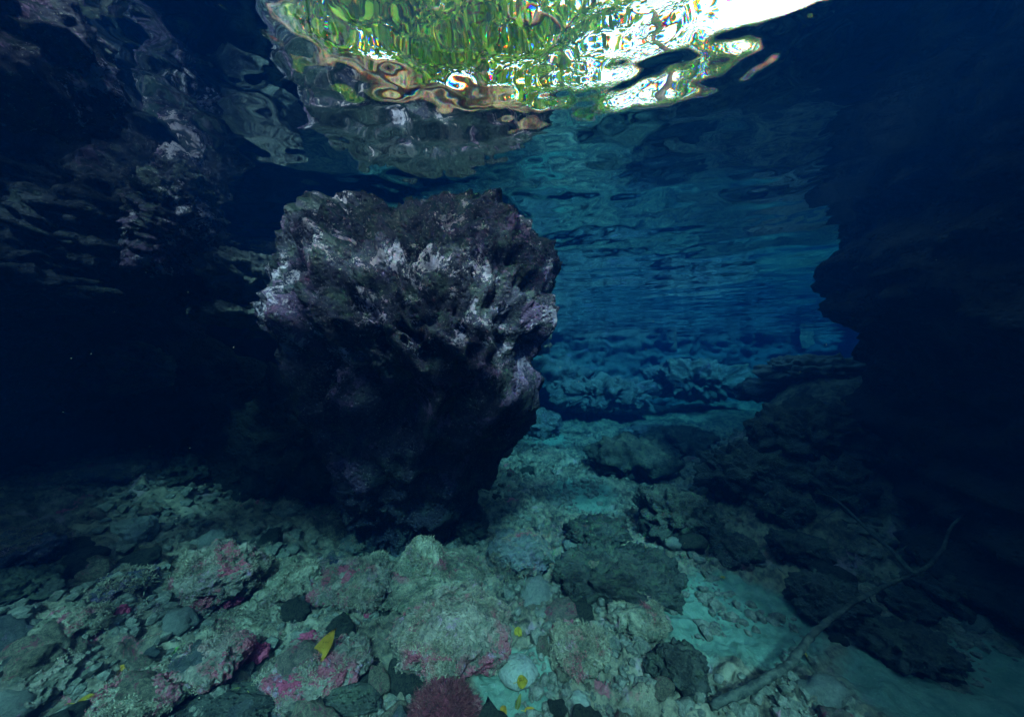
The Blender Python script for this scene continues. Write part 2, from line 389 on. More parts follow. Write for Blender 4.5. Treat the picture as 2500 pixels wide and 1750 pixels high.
# cavern roof above the water; opening and tongue shaped to place sun and shade
HOLE = np.array([(-2.4, -3.4), (1.7, -3.4), (1.75, -1.4), (2.3, 0.6), (3.2, 1.7), (5.2, 2.9), (9, 4), (13, 7), (13, 15), (-6, 15), (-5.0, 6.5), (-3.8, 3.8), (-2.6, 2.6), (-2.3, 1.2), (-3.4, 0.3), (-3.4, -1.4), (-2.45, -1.55), (-2.35, -0.52), (0.2, -0.52), (0.28, -1.12), (-1.95, -1.17), (-2.05, -2.0), (-2.4, -2.2)])
def hole_sd(x, y):
    """signed distance to the opening, negative inside"""
    n = len(HOLE); d = np.full(x.shape, 1e9); ins = np.zeros(x.shape, bool)
    for i in range(n):
        a, b = HOLE[i], HOLE[(i + 1) % n]; e = b - a; wx, wy = x - a[0], y - a[1]
        k = np.clip((wx * e[0] + wy * e[1]) / (e @ e), 0, 1)
        d = np.minimum(d, (wx - k * e[0]) ** 2 + (wy - k * e[1]) ** 2)
        c = ((a[1] > y) != (b[1] > y)) & (x < (b[0] - a[0]) * (y - a[1]) / (b[1] - a[1] + 1e-12) + a[0]); ins ^= c
    return np.where(ins, -1, 1) * np.sqrt(d)
def roof():
    st = 0.12; gx = np.arange(-14, 16.01, st); gy = np.arange(-10, 16.01, st); X, Y = np.meshgrid(gx, gy); x, y = X.ravel(), Y.ravel()
    sd = hole_sd(x, y) + 0.08 * fbm(xyz(x, y) * 1.3 + 8, 3) + 0.05 * fbm(xyz(x, y) * 4, 2)
    q = xyz(x, y)
    under = 2.25 + 0.10 * fbm(q * 1.3, 3) + 0.35 * np.exp(-np.maximum(sd, 0) / 0.25)
    top = 3.1 + 0.4 * fbm(q * 0.6 + 5, 3) - 0.45 * np.exp(-np.maximum(sd, 0) / 0.3)
    F = grid_faces(len(gx), len(gy)); keep = (sd[F] > 0).all(1); F = F[keep]
    used = np.unique(F); idx = np.full(len(x), -1); idx[used] = np.arange(len(used)); F = idx[F]; n = len(used)
    V = np.concatenate([np.stack([x, y, under], 1)[used], np.stack([x, y, np.maximum(top, under + .25)], 1)[used]])
    e = np.concatenate([F[:, [0, 1]], F[:, [1, 2]], F[:, [2, 3]], F[:, [3, 0]]]); key = e.min(1) * 10000000 + e.max(1)
    _, inv, cnt = np.unique(key, return_inverse=True, return_counts=True); be = e[cnt[inv] == 1]
    side = np.stack([be[:, 1], be[:, 0], be[:, 0] + n, be[:, 1] + n], 1)
    FF = np.concatenate([F[:, ::-1], F + n, side])
    tag(obj("roof_rim", mesh_np("roof_rim", V, FF), M['rim']), "limestone roof rim above the water, opening shaped to place sun and shade", kind="structure")
roof()

# ------------------------------------------------------------------ the water surface (rippled sheet) and the blue water below it
def ripples(x, y):
    a = R(-9); u = x * math.cos(a) + y * math.sin(a); v = -x * math.sin(a) + y * math.cos(a)
    q = xyz(u * 0.42, v); h = 0.017 * perlin(q * 1.9 + 4.4) + 0.0068 * perlin(q * 4.3 + 7.7)
    q = xyz(u * 0.75, v)
    h = h + 0.0028 * perlin(q * 8.5 + 1.2) + 0.0004 * perlin(xyz(u, v) * 19 + 3.9)
    q, c = x * math.sin(R(27)) + y * math.cos(R(27)), x * math.cos(R(27)) - y * math.sin(R(27))
    return h + 0.022 * np.cos(2 * np.pi * (q - 1.3) / 2.4) * np.exp(-(c / 0.75) ** 2 - ((q - 1.8) / 1.3) ** 2)      # low swell
wx = axis([(-12, -3, 0.06), (-3, 3, 0.017), (3, 9, 0.04), (9, 15, 0.08)]); wy = axis([(-8, 0.6, 0.08), (0.6, 2.6, 0.014), (2.6, 6, 0.03), (6, 15, 0.06)])
X, Y = np.meshgrid(wx, wy); x, y = X.ravel(), Y.ravel()
tag(obj("water", mesh_np("water", np.stack([x, y, WATER_Z + ripples(x, y)], 1), grid_faces(len(wx), len(wy))), M['water']),
    "rippled water surface seen from below with the bright window of daylight", kind="structure")

def box(lo, hi):
    (a, b, c), (d, e, f) = lo, hi
    v = np.array([(a, b, c), (d, b, c), (d, e, c), (a, e, c), (a, b, f), (d, b, f), (d, e, f), (a, e, f)])
    return v, np.array([(3, 2, 1, 0), (4, 5, 6, 7), (0, 1, 5, 4), (1, 2, 6, 5), (2, 3, 7, 6), (3, 0, 4, 7)])
t = NT("blue_water"); pv = t.n("VolumePrincipled")
SC = np.array([0.0001, 0.014, 0.060]); AB = np.array([0.325, 0.122, 0.038]); DEN = 0.40
c = SC / DEN; ac = (1 - AB / (DEN * (1 - c))) ** 2
pv.inputs["Color"].default_value = (*c, 1); pv.inputs["Absorption Color"].default_value = (*ac, 1); pv.inputs["Density"].default_value = DEN; pv.inputs["Anisotropy"].default_value = 0.65
t.t.links.new(pv.outputs[0], t.out.inputs["Volume"])
v, f = box((-13.5, -9.5, -4.0), (16.5, 19, WATER_Z - 0.06))
tag(obj("haze", mesh_np("haze", v, f, False), t.m), "clear blue water filling the flooded cavern", kind="stuff")

# ------------------------------------------------------------------ rocks
SURF = []      # (verts, faces) in world space of what algae turf can grow on
def rock_mesh(name, n, size, seed, rough=0.28, pits=0.08, boxy=0.0, flat=0.0, layered=0.0):
    d, f = ico(n); s = seed * 7.31
    b = d / (np.abs(d).max(1, keepdims=True) ** boxy) if boxy else d
    gm = float(np.prod(size)) ** (1 / 3); q = b * (np.array(size, np.float32) / gm); p = q.astype(np.float32)
    k = rough * fbm(p * 1.3 + s, 3) + 0.5 * rough * (ridged(p * 2.4 + s, 3) - 0.4) + pits * (0.55 - worley(p * 3.4 + s)) * 1.2
    if n >= 5: k = k + 0.4 * pits * (0.5 - worley(p * 9 + s)) + 0.06 * rough * fbm(p * 18 + s, 3)
    if layered: k = k + layered * np.abs(perlin(p * np.array([1.2, 1.2, 7], np.float32) + s))
    nb = b / np.array(size, np.float32); nb /= np.linalg.norm(nb, axis=1, keepdims=True)
    v = b * np.array(size, np.float32) + (0.5 * b * np.array(size, np.float32) + 0.5 * nb * gm) * k[:, None]
    if flat: v[:, 2] = np.where(v[:, 2] < -size[2] * flat, -size[2] * flat + 0.1 * (v[:, 2] + size[2] * flat), v[:, 2])
    return mesh_np(name, v, f)
def add_rock(name, label, cat, mat, loc, size, seed, n=5, rot=(0, 0, 0), group=None, grow=True, **kw):
    me = rock_mesh(name, n, size, seed, **kw); o = obj(name, me, M[mat], loc=loc, rot=rot); tag(o, label, cat, group)
    if grow: SURF.append(o)
    return o

# the great boulder: broad crown just under the surface, undercut towards its base
def great_boulder():
    d, f = ico(7); z = d[:, 2]
    prof_z = np.array([-1.0, -0.75, -0.5, -0.2, 0.1, 0.4, 0.65, 0.85, 1.0]); zz = z
    ang = np.arctan2(d[:, 1], d[:, 0])
    hz = np.sign(z) * np.abs(z) ** 0.85
    Z = -0.20 + 1.42 * np.where(hz > 0, np.minimum(hz * 1.10, 1.0), hz * 1.12)
    rad = np.interp(Z, [-1.8, -1.3, -0.9, -0.5, -0.1, 0.3, 0.7, 0.95, 1.15, 1.3], [0.80, 0.74, 0.78, 0.88, 0.98, 1.06, 1.07, 1.02, 0.84, 0.55])
    hxy = np.sqrt(np.clip(1 - z * z, 0, 1)); cap = np.clip(hxy / 0.5, 0, 1)
    x = np.cos(ang) * rad * cap * 1.02; y = np.sin(ang) * rad * cap * np.interp(Z, [-1, 0.2, 1.2], [0.75, 0.62, 0.52])
    p = np.stack([x, y, Z], 1).astype(np.float32)
    w1, w2, w3 = worley(p * 2.9 + 1.7), worley(p * 6.7 + 4), worley(p * 14 + 9)
    k = 0.15 * fbm(p * 1.3 + 2.0, 3) + 0.10 * (ridged(p * 2.3 + 5.0, 4) - 0.5) + 0.11 * (0.5 - w1) + 0.03 * fbm(p * 11, 4, gain=.65)
    m = sstep(-0.1, 0.5, Z)                                                   # solution pits, strongest on the crown
    k = k - (0.05 + 0.13 * m) * np.exp(-(w2 / 0.30) ** 2) - (0.02 + 0.06 * m) * np.exp(-(w3 / 0.33) ** 2) + 0.02 * m * (1 - np.abs(perlin(p * 17)) * 3)
    nrm = p / (np.linalg.norm(p * np.array([1, 1, .6], np.float32), axis=1, keepdims=True) + 1e-6)
    v = p + nrm * k[:, None]
    v[:, 2] = np.where(v[:, 2] > 1.16, 1.16 + 0.3 * (v[:, 2] - 1.16), v[:, 2])
    v[:, 1] += 0.62 * np.clip(0.30 - v[:, 2], 0, 1.9); v[:, 0] = 0.86 * v[:, 0] - 0.26 * np.clip(-v[:, 2], 0, 1.6)
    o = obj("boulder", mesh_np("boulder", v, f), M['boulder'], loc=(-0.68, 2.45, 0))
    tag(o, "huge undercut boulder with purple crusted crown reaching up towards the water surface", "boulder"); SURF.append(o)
great_boulder()

def px_rock(name, label, mat, box4, seed, n=5, dr=0.9, grow=True, cat="rock", sink=0.2, rz=0.0, peak=0.0, group=None, **kw):
    """a rock whose silhouette fills about (x0, x1, top, base) of the photograph, standing on the bed"""
    x0, x1, yt, yb = box4; xc = (x0 + x1) / 2; b = hit(xc, yb); Yb = b[1]
    hw = (x1 - x0) / 2 / FPX * Yb * 0.86; d = hw * dr; yc = Yb + 0.55 * d
    zt = ray(xc, yt)[2] * yc; zb = b[2]; hh = max(0.03, 0.9 * (zt - zb) / (2 - sink))
    loc = (ray(xc, yb)[0] * yc, yc, zb + hh * (1 - sink))
    me = rock_mesh(name, n, (hw, d, hh), seed, **kw)
    if peak:
        v = np.empty(len(me.vertices) * 3, np.float32); me.vertices.foreach_get("co", v); v = v.reshape(-1, 3)
        v[:, :2] *= (1.05 - peak * np.clip(v[:, 2:] / hh, -0.25, 1.25)); me.vertices.foreach_set("co", v.ravel()); me.update()
    o = obj(name, me, M[mat], loc=loc, rot=(0, 0, rz)); tag(o, label, cat, group)
    if grow: SURF.append(o)
    return o

ROCKS = [
 ("conical mossy rock with a pink crusted tip in front of the great boulder", 'turf', (900, 1190, 1372, 1458), 1, dict(n=6, peak=0.3, rough=0.2)),
 ("dark overhung slab with a pink rim left of the conical rock", 'pink', (760, 960, 1385, 1470), 2, dict(n=6, boxy=0.4, sink=0.0)),
 ("broad rounded mossy rock with a magenta patch in the middle foreground", 'pink', (950, 1265, 1462, 1650), 3, dict(n=6, rough=0.2)),
 ("long low dark rock in front of the sandy channel beside the pale silt", 'dark', (1355, 1675, 1372, 1470), 4, dict(n=6)),
 ("dark overhanging block with a pale green top right of the sandy channel", 'dark', (1565, 1735, 1195, 1318), 5, dict(n=6, boxy=0.45)),
 ("mossy mound at the far right edge of the sandy channel", 'dark', (1430, 1655, 1062, 1165), 6, dict(n=5)),
 ("large dark rock halfway up the right rubble slope", 'dark', (1710, 1950, 1085, 1220), 7, dict(n=6)),
 ("highest dark rock of the right rubble slope below the buttress", 'dark', (1840, 2130, 975, 1140), 8, dict(n=6, rough=0.34)),
 ("flat dark rock between the far mound and the rubble slope", 'dark', (1560, 1770, 1050, 1112), 9, dict(n=5)),
 ("low far rock beyond the mossy mound", 'wall', (1510, 1690, 1036, 1080), 10, dict(n=5)),
 ("small dark rock on the slope above the fork of the sunken branch", 'dark', (1860, 1975, 1190, 1290), 11, dict(n=5)),
 ("rock under the thin upper arm of the sunken branch", 'dark', (1985, 2120, 1120, 1240), 12, dict(n=5)),
 ("dark mound with red crust in the left foreground", 'pink', (430, 625, 1325, 1490), 13, dict(n=6)),
 ("pale flat stone lying on the left bank", 'pale', (288, 368, 1262, 1328), 14, dict(n=5, boxy=0.6, rough=0.14)),
 ("low lilac crusted rock in the left foreground", 'boulder', (225, 365, 1398, 1460), 15, dict(n=5)),
 ("pale woolly rock right of the dark red crusted mound", 'turf', (500, 730, 1468, 1570), 16, dict(n=6)),
 ("mossy ledge rock behind the big fallen leaf", 'turf', (610, 800, 1375, 1460), 17, dict(n=6)),
 ("small lilac and white stone on the ridge left of the conical rock", 'boulder', (745, 840, 1362, 1408), 18, dict(n=5)),
 ("small pointed stone at the edge of the shadow under the boulder", 'wall', (830, 905, 1296, 1345), 19, dict(n=5, peak=0.6)),
 ("clump of dark red algae at the bottom edge", 'red', (1005, 1165, 1700, 1800), 20, dict(n=6, rough=0.5, pits=0.25)),
 ("smooth grey oval cobble half buried in pale silt", 'pale', (1212, 1318, 1608, 1680), 21, dict(n=5, rough=0.06, pits=0.0)),
 ("flat greenish stone at the bottom edge right of the yellow leaf", 'pale', (1375, 1445, 1700, 1745), 22, dict(n=4, rough=0.1, pits=0.0)),
 ("brown woolly rock right of the grey cobble", 'turf', (1330, 1480, 1530, 1650), 24, dict(n=6)),
 ("low woolly rock in front of the long black rock", 'turf', (1480, 1640, 1475, 1550), 25, dict(n=5)),
 ("brown rock between the silt patch and the butt of the branch", 'dark', (1590, 1730, 1580, 1680), 26, dict(n=5)),
 ("dark rock leaning under the middle of the sunken branch", 'dark', (1935, 2110, 1410, 1530), 27, dict(n=6)),
 ("round dark rock right of the branch in the gloom", 'dark', (2130, 2320, 1535, 1650), 28, dict(n=5)),
 ("dark stone just below the fork of the branch", 'dark', (2160, 2280, 1440, 1510), 29, dict(n=5)),
 ("broad black rock at the foot of the right buttress", 'dark', (2240, 2400, 1370, 1500), 30, dict(n=5)),
 ("lilac crusted rock at the left edge of the picture", 'boulder', (-40, 140, 1290, 1400), 31, dict(n=5)),
 ("dark hollowed rock at the left edge below the lilac one", 'dark', (-60, 120, 1400, 1490), 32, dict(n=5)),
 ("mossy rock low in the left corner", 'turf', (60, 230, 1490, 1590), 33, dict(n=5)),
 ("pale greenish rock at the bottom left edge", 'turf', (200, 430, 1668, 1790), 34, dict(n=6)),
 ("rock with crimson crust in the bottom left corner", 'pink', (-60, 170, 1610, 1760), 35, dict(n=6)),
 ("mossy rock with pink spots in front of the big fallen leaf", 'pink', (640, 900, 1590, 1700), 36, dict(n=6)),
 ("low pink spotted rock left of the bottom slabs", 'pink', (420, 600, 1570, 1670), 37, dict(n=6)),
 ("angular slab leaning right of the conical rock", 'wall', (1190, 1345, 1305, 1400), 38, dict(n=5, boxy=0.5)),
 ("black upright stone behind the conical rock", 'dark', (1105, 1190, 1235, 1320), 39, dict(n=5)),
 ("dark lump on the crest of the left bank", 'dark', (400, 510, 1108, 1185), 40, dict(n=5)),
 ("long low rock along the top of the left bank", 'wall', (120, 330, 1136, 1180), 41, dict(n=5)),
 ("small far boulder right of the great boulder's foot", 'wall', (1275, 1375, 995, 1068), 42, dict(n=5)),
 ("cluster rock at the near edge of the sandy channel", 'dark', (1380, 1540, 1270, 1330), 43, dict(n=5)),
 ("dark stone on silt between the long black rock and the slope", 'dark', (1740, 1850, 1310, 1380), 44, dict(n=5)),
 ("rock on the slope just above the pale silt patch", 'dark', (1880, 2010, 1300, 1380), 45, dict(n=5)),
]
M['red'] = rock_mat("red_algae", (0.10, 0.02, 0.03), (0.30, 0.06, 0.08), (0.4, 0.12, 0.14), 0.08, None, 0, 3.0, 0.03, 0.2, (0.16, 0.05, 0.05))
for lab, mat, b4, sd, kw in ROCKS:
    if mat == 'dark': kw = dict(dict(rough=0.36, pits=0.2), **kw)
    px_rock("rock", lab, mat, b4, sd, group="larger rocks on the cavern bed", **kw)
CONE = bpy.data.objects["rock"]; me = rock_mesh("tip", 6, (0.17, 0.16, 0.20), 9, rough=0.22)
v = np.empty(len(me.vertices) * 3, np.float32); me.vertices.foreach_get("co", v); v = v.reshape(-1, 3); v[:, :2] *= 1.1 - 0.45 * np.clip(v[:, 2:] / 0.2, -0.8, 1.2); me.vertices.foreach_set("co", v.ravel()); me.update()
TIP = obj("tip", me, M['turf'], CONE, loc=Vector(at(1030, 1378, CONE.location.y)) - CONE.location); SURF.append(TIP)

def rock_at(name, mat, px, py, Y, size, seed, parent=None, label=None, n=5, rot=(0, 0, 0), **kw):
    me = rock_mesh(name, n, size, seed, **kw); p = at(px, py, Y)
    o = obj(name, me, M[mat], loc=p, rot=rot)
    if parent is not None:
        o.parent = parent; o.location = Vector(p) - parent.location
        if label: o["label"] = label
    elif label: tag(o, label, "rock")
    return o
BOULDER = bpy.data.objects["boulder"]
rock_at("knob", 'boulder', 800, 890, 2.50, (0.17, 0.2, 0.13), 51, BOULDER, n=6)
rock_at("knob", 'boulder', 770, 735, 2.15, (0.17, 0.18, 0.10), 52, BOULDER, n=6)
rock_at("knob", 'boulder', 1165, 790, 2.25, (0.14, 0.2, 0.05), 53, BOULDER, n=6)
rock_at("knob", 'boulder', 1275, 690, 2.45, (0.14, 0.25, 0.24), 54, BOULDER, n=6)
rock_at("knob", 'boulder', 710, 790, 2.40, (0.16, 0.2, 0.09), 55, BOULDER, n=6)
rock_at("rock", 'wall', 1210, 1000, 3.5, (0.24, 0.35, 0.42), 56, None, "dark rock leaning against the right foot of the great boulder", n=6)
rock_at("rock", 'wall', 615, 680, 2.7, (0.24, 0.4, 0.17), 57, None, "dim blue rock wedged beside the left flank of the great boulder", n=6)
rock_at("rock", 'wall', 600, 775, 2.75, (0.28, 0.35, 0.07), 58, None, "thin ledge rock below the wedged blue rock", n=5)
rock_at("rock", 'black', 690, 1075, 3.55, (0.75, 0.45, 0.72), 59, None, "black rock mass in the hollow behind the left foot of the great boulder", n=6)  # black mass added where there is only shadow
rock_at("rock", 'black', 480, 990, 3.7, (0.75, 0.45, 0.62), 60, None, "added black mass for the shadow between the left wall and the boulder", n=6)  # second mass added to fill the shadow with black
WL = bpy.data.objects["wall_left"]; WR = bpy.data.objects["wall_right"]
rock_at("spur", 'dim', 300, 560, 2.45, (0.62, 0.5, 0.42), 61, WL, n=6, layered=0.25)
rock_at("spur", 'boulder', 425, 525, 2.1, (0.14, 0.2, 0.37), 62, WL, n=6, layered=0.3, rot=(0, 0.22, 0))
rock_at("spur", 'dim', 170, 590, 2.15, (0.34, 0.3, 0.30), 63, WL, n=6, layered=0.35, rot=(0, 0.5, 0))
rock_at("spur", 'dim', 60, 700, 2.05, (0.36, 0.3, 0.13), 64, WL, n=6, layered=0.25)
rock_at("spur", 'boulder', 20, 110, 1.16, (0.30, 0.24, 0.26), 65, WL, "purple crusted spur hanging close under the surface", n=6, rot=(0, 0.7, 0))
rock_at("spur", 'wall', 310, 900, 2.9, (0.25, 0.3, 0.2), 66, WL, n=6)
rock_at("spur", 'wall', 560, 1080, 4.3, (0.4, 0.4, 0.3), 67, WL, n=6)
rock_at("ledge", 'pale', 1990, 905, 5.2, (0.75, 0.5, 0.16), 71, WR, "pale silt covered ledge", n=6, layered=0.2)
rock_at("ledge", 'wall', 1930, 955, 5.8, (0.8, 0.5, 0.20), 72, WR, n=5)
rock_at("ledge", 'wall', 1480, 960, 9.5, (1.3, 0.8, 0.35), 73, bpy.data.objects["wall_back"], n=6, rough=0.5, boxy=0.4)
rock_at("ledge", 'wall', 1700, 930, 9.8, (1.2, 0.8, 0.40), 74, bpy.data.objects["wall_back"], n=6, rough=0.5, boxy=0.4)
rock_at("ledge", 'wall', 1350, 920, 11, (1.2, 0.8, 0.6), 75, bpy.data.objects["wall_back"], n=5)

# dark slabs at the bottom edge
def slab(label, px, py, L, W, T, rz, rx, seed):
    d, f = ico(5); p = d / (np.abs(d).max(1, keepdims=True) ** 0.85)
    v = p * np.array([L / 2, W / 2, T / 2], np.float32); v = v * (1 + 0.18 * fbm(p * 1.6 + seed, 3)[:, None]); v[:, 2] += 0.25 * T * fbm(xyz(v[:, 0] * 6, v[:, 1] * 20, 0) + seed, 3)
    q = hit(px, py, 0.02); o = obj("slab", mesh_np("slab", v, f), M['dark'], loc=(q[0], q[1], q[2] + T * 0.5), rot=(rx, 0.05, rz)); tag(o, label, "slab", "thin dark slabs at the bottom edge")
slab("long thin dark slab lying along the bottom edge left of the red algae", 600, 1712, 0.62, 0.13, 0.035, 0.10, 0.15, 1)
slab("lower dark slab at the very bottom under the long thin one", 520, 1742, 0.50, 0.14, 0.04, -0.05, 0.1, 2)
slab("short dark slab end poking out beside the red algae clump", 830, 1725, 0.34, 0.12, 0.04, 0.25, 0.2, 3)

# ------------------------------------------------------------------ sunken branch
def pline(pts, rads, dz=0.0):
    return [tuple(p) for p in pts], rads
def on_bed(px, py, lift): 
    p = hit(px, py, lift); return p
B = [on_bed(1735, 1722, 0.03), on_bed(1830, 1680, 0.06), on_bed(1925, 1625, 0.12), on_bed(1990, 1540, 0.22), on_bed(2075, 1475, 0.26), on_bed(2160, 1430, 0.28), on_bed(2228, 1402, 0.30)]
yf = B[-1][1]
br = empty("branch", tuple(B[0])); tag(br, "long forked dead branch lying on the silt at the lower right", "branch")
def bpart(name, pts, rads, seed):
    v, f = tube(pts, rads, 14, 0.5, seed); o = obj(name, mesh_np(name, v - np.array(B[0], np.float32), f), M['drowned'], br); return o
bpart("stem", B, [0.018, 0.021, 0.018, 0.0155, 0.012, 0.011, 0.009], 1)
bpart("fork", [B[-1], at(2185, 1350, yf + 0.12), at(2120, 1295, yf + 0.28), at(2060, 1235, yf + 0.42), at(2030, 1212, yf + 0.5), at(1990, 1202, yf + 0.56)], [0.015, 0.0125, 0.011, 0.009, 0.007, 0.004], 2)
bpart("fork", [B[-1], at(2270, 1380, yf + 0.02), at(2305, 1335, yf + 0.05), at(2318, 1290, yf + 0.08), at(2345, 1262, yf + 0.1), at(2358, 1245, yf + 0.1)], [0.013, 0.011, 0.009, 0.008, 0.006, 0.003], 3)
for sx_, sy_, ex_, ey_, yy_ in ((1960, 1590, 1935, 1560, 2.05), (2120, 1450, 2140, 1490, 2.3), (2185, 1350, 2215, 1330, yf + 0.12)): bpart("twig", [at(sx_, sy_, yy_), at((sx_ + ex_) / 2, (sy_ + ey_) / 2 + 3, yy_), at(ex_, ey_, yy_)], [0.006, 0.004, 0.002], 6)
bpart("twig", [at(2050, 1238, yf + 0.43), at(2020, 1258, yf + 0.42), at(1996, 1276, yf + 0.42)], [0.005, 0.004, 0.002], 4)

M['twig'] = simple_mat("pale_twig", (0.20, 0.18, 0.12), (0.36, 0.33, 0.24), 20, 0.8, 0.003)
TW = [((1530, 1500), (1580, 1440), "thin pale twig on the silt behind the brown rock"), ((700, 1630), (770, 1570), "thin stalk lying left of the big fallen leaf"), ((1275, 1600), (1335, 1540), "short twig lying above the grey cobble"),
      ((1430, 1690), (1480, 1745), "straight twig at the bottom edge right of the flat greenish stone"), ((1745, 1370), (1850, 1395), "thin twig lying across the silt behind the silt patch")]
for (a, b, lab) in TW:
    p, q = hit(*a, 0.012), hit(*b, 0.012); m = (p + q) / 2 + np.array([0.01, 0, 0.012]); v, f = tube([p, m, q], [0.003, 0.0035, 0.0022], 7, 0.1, 3)
    o = obj("twig", mesh_np("twig", v - p.astype(np.float32), f), M['twig'], loc=tuple(p)); tag(o, lab, "twig", "thin twigs on the cavern bed")

# ------------------------------------------------------------------ fallen leaves
def leaf_mesh(L, W, curl, seed):
    n, m = 17, 7; u = np.linspace(0, 1, n); s = np.linspace(-1, 1, m); U, T = np.meshgrid(u, s, indexing='ij')
    w = W / 2 * np.sin(np.pi * np.clip(U, 0.0, 1) ** 0.8) ** 0.75 + 0.0008
    x = L * (U - 0.5); y = w * T; z = 0.22 * W * T ** 2 * curl + 0.12 * L * np.sin(U * 3.3 + seed) * curl + 0.05 * W * np.sin(9 * U + 3 * T + seed)
    return np.stack([x, y, z], -1).reshape(-1, 3), grid_faces(m, n)
def leaf_col(name, a, b): return leaf_mat(name, a, b, tuple(0.6 * k for k in a), 14, 0.3)
M['ochre'] = leaf_col("ochre_leaf", (0.36, 0.17, 0.02), (0.52, 0.28, 0.035)); M['yellow'] = leaf_col("yellow_leaf", (0.30, 0.19, 0.02), (0.46, 0.32, 0.04))
M['olive'] = leaf_col("olive_leaf", (0.16, 0.17, 0.03), (0.28, 0.26, 0.05)); M['green'] = leaf_col("green_leaf", (0.10, 0.32, 0.05), (0.20, 0.45, 0.08)); M['brown'] = leaf_col("brown_leaf", (0.20, 0.10, 0.04), (0.34, 0.18, 0.06))
def leaf(label, mat, px, py, L, W, rot, curl=1.0, lift=0.02, seed=0.0):
    v, f = leaf_mesh(L, W, curl, seed); p = hit(px, py, lift); o = empty("leaf", tuple(p)); o.rotation_euler = rot
    tag(o, label, "leaf", "fallen leaves on the cavern bed")
    b = obj("blade", mesh_np("blade", v, f), M[mat], o)
    mid = v.reshape(17, 7, 3)[:, 3]; tv, tf = tube(np.concatenate([[mid[0] + (-0.35 * L, 0, 0.01)], mid + (0, 0, 0.0006)]), np.linspace(0.0016, 0.0006, 18), 6)
    obj("midrib", mesh_np("midrib", tv, tf), M['yellow'] if mat in ('ochre', 'yellow') else M['twig'], o)
leaf("large amber leaf with pale midrib standing tilted among the rocks", 'ochre', 790, 1585, 0.23, 0.085, (R(62), R(-62), R(8)), 0.6, 0.09, 1)
leaf("small yellow leaf on pale silt above the grey cobble", 'yellow', 1266, 1543, 0.055, 0.045, (R(35), R(20), R(-40)), 0.8, 0.02, 2)
leaf("round yellow leaf resting on the grey cobble", 'yellow', 1275, 1663, 0.055, 0.050, (R(50), R(0), R(10)), 0.5, 0.075, 3)
leaf("small orange leaf at the bottom edge right of the red algae", 'ochre', 1293, 1733, 0.05, 0.025, (R(25), 0, R(5)), 0.6, 0.02, 4)
leaf("ochre oval leaf at the bottom edge beside the red algae clump", 'ochre', 1228, 1735, 0.045, 0.04, (R(55), 0, R(60)), 0.5, 0.03, 5)
leaf("dark narrow leaf standing upright at the bottom edge", 'olive', 1266, 1712, 0.085, 0.022, (R(80), R(-75), 0), 0.5, 0.04, 6)
leaf("yellow leaf in the lower left corner", 'yellow', 215, 1715, 0.075, 0.05, (R(30), R(10), R(20)), 0.6, 0.03, 7)
leaf("orange leaf left of the low pink spotted rock", 'ochre', 300, 1638, 0.08, 0.04, (R(30), 0, R(-10)), 0.7, 0.03, 8)
leaf("yellowish leaf high in the lower left corner", 'yellow', 180, 1625, 0.07, 0.03, (R(35), 0, R(15)), 0.6, 0.03, 9)
leaf("long olive leaf lying on the thin dark slabs", 'olive', 590, 1692, 0.12, 0.035, (R(30), R(5), R(-12)), 0.4, 0.06, 10)
leaf("green leaf lying among the left rocks", 'green', 445, 1585, 0.09, 0.05, (R(45), R(-10), R(35)), 0.5, 0.04, 11)
leaf("brown leaf just below the green leaf", 'brown', 432, 1612, 0.08, 0.03, (R(35), 0, R(-25)), 0.5, 0.03, 12)
leaf("bright green leaf bit under the amber leaf", 'green', 800, 1632, 0.05, 0.035, (R(40), 0, R(30)), 0.5, 0.04, 13)
leaf("small bright green leaf above the amber leaf", 'green', 845, 1505, 0.04, 0.03, (R(40), 0, R(-30)), 0.5, 0.04, 14)
leaf("yellow green leaf beside the right side of the branch", 'yellow', 1968, 1600, 0.05, 0.035, (R(45), 0, R(60)), 0.5, 0.03, 15)
leaf("tiny yellow leaf at the near edge of the silt patch", 'yellow', 1765, 1408, 0.035, 0.02, (R(30), 0, 0), 0.5, 0.015, 16)

# vivid pink crusts: small lumps of coralline algae
M['crust'] = rock_mat("pink_crust", (0.40, 0.045, 0.085), (0.56, 0.10, 0.16), (0.6, 0.25, 0.3), 0.05, None, 0, 5, 0.01, 0.2, (0.5, 0.05, 0.14))
CR = [((622, 1600), 0.055, "bright pink crusted lump left of the amber leaf on the mossy rock"), ((752, 1562), 0.045, "magenta crusted lump touching the amber leaf"), ((560, 1465), 0.06, "crimson crusted lump at the foot of the dark mound"), ((1010, 1595), 0.05, "magenta tuft on the near side of the broad mossy rock"),
      ((905, 1425), 0.04, "pink crusted lump on the rim of the overhung slab"), ((1035, 1325), 0.035, "pink crusted lump on the very tip of the conical rock"), ((705, 1680), 0.05, "pink crusted lump above the thin dark slabs"), ((365, 1690), 0.055, "long pink crusted lump at the bottom left edge"), ((1660, 1325), 0.05, "dull pink lump behind the long black rock"),
      ((290, 1500), 0.04, "small crimson lump in the left foreground"), ((900, 1500), 0.03, "small crimson lump in the gap above the amber leaf")]
for i, (q, s_, lab) in enumerate(CR):
    p = hit(*q, 0.01); o = obj("crust", rock_mesh("crust", 4, (s_, s_ * 0.8, s_ * 0.55), 80 + i, rough=0.5, pits=0.2), M['crust'], loc=(p[0], p[1], p[2] + 0.2 * s_)); tag(o, lab, "crust", "pink coralline crusts")

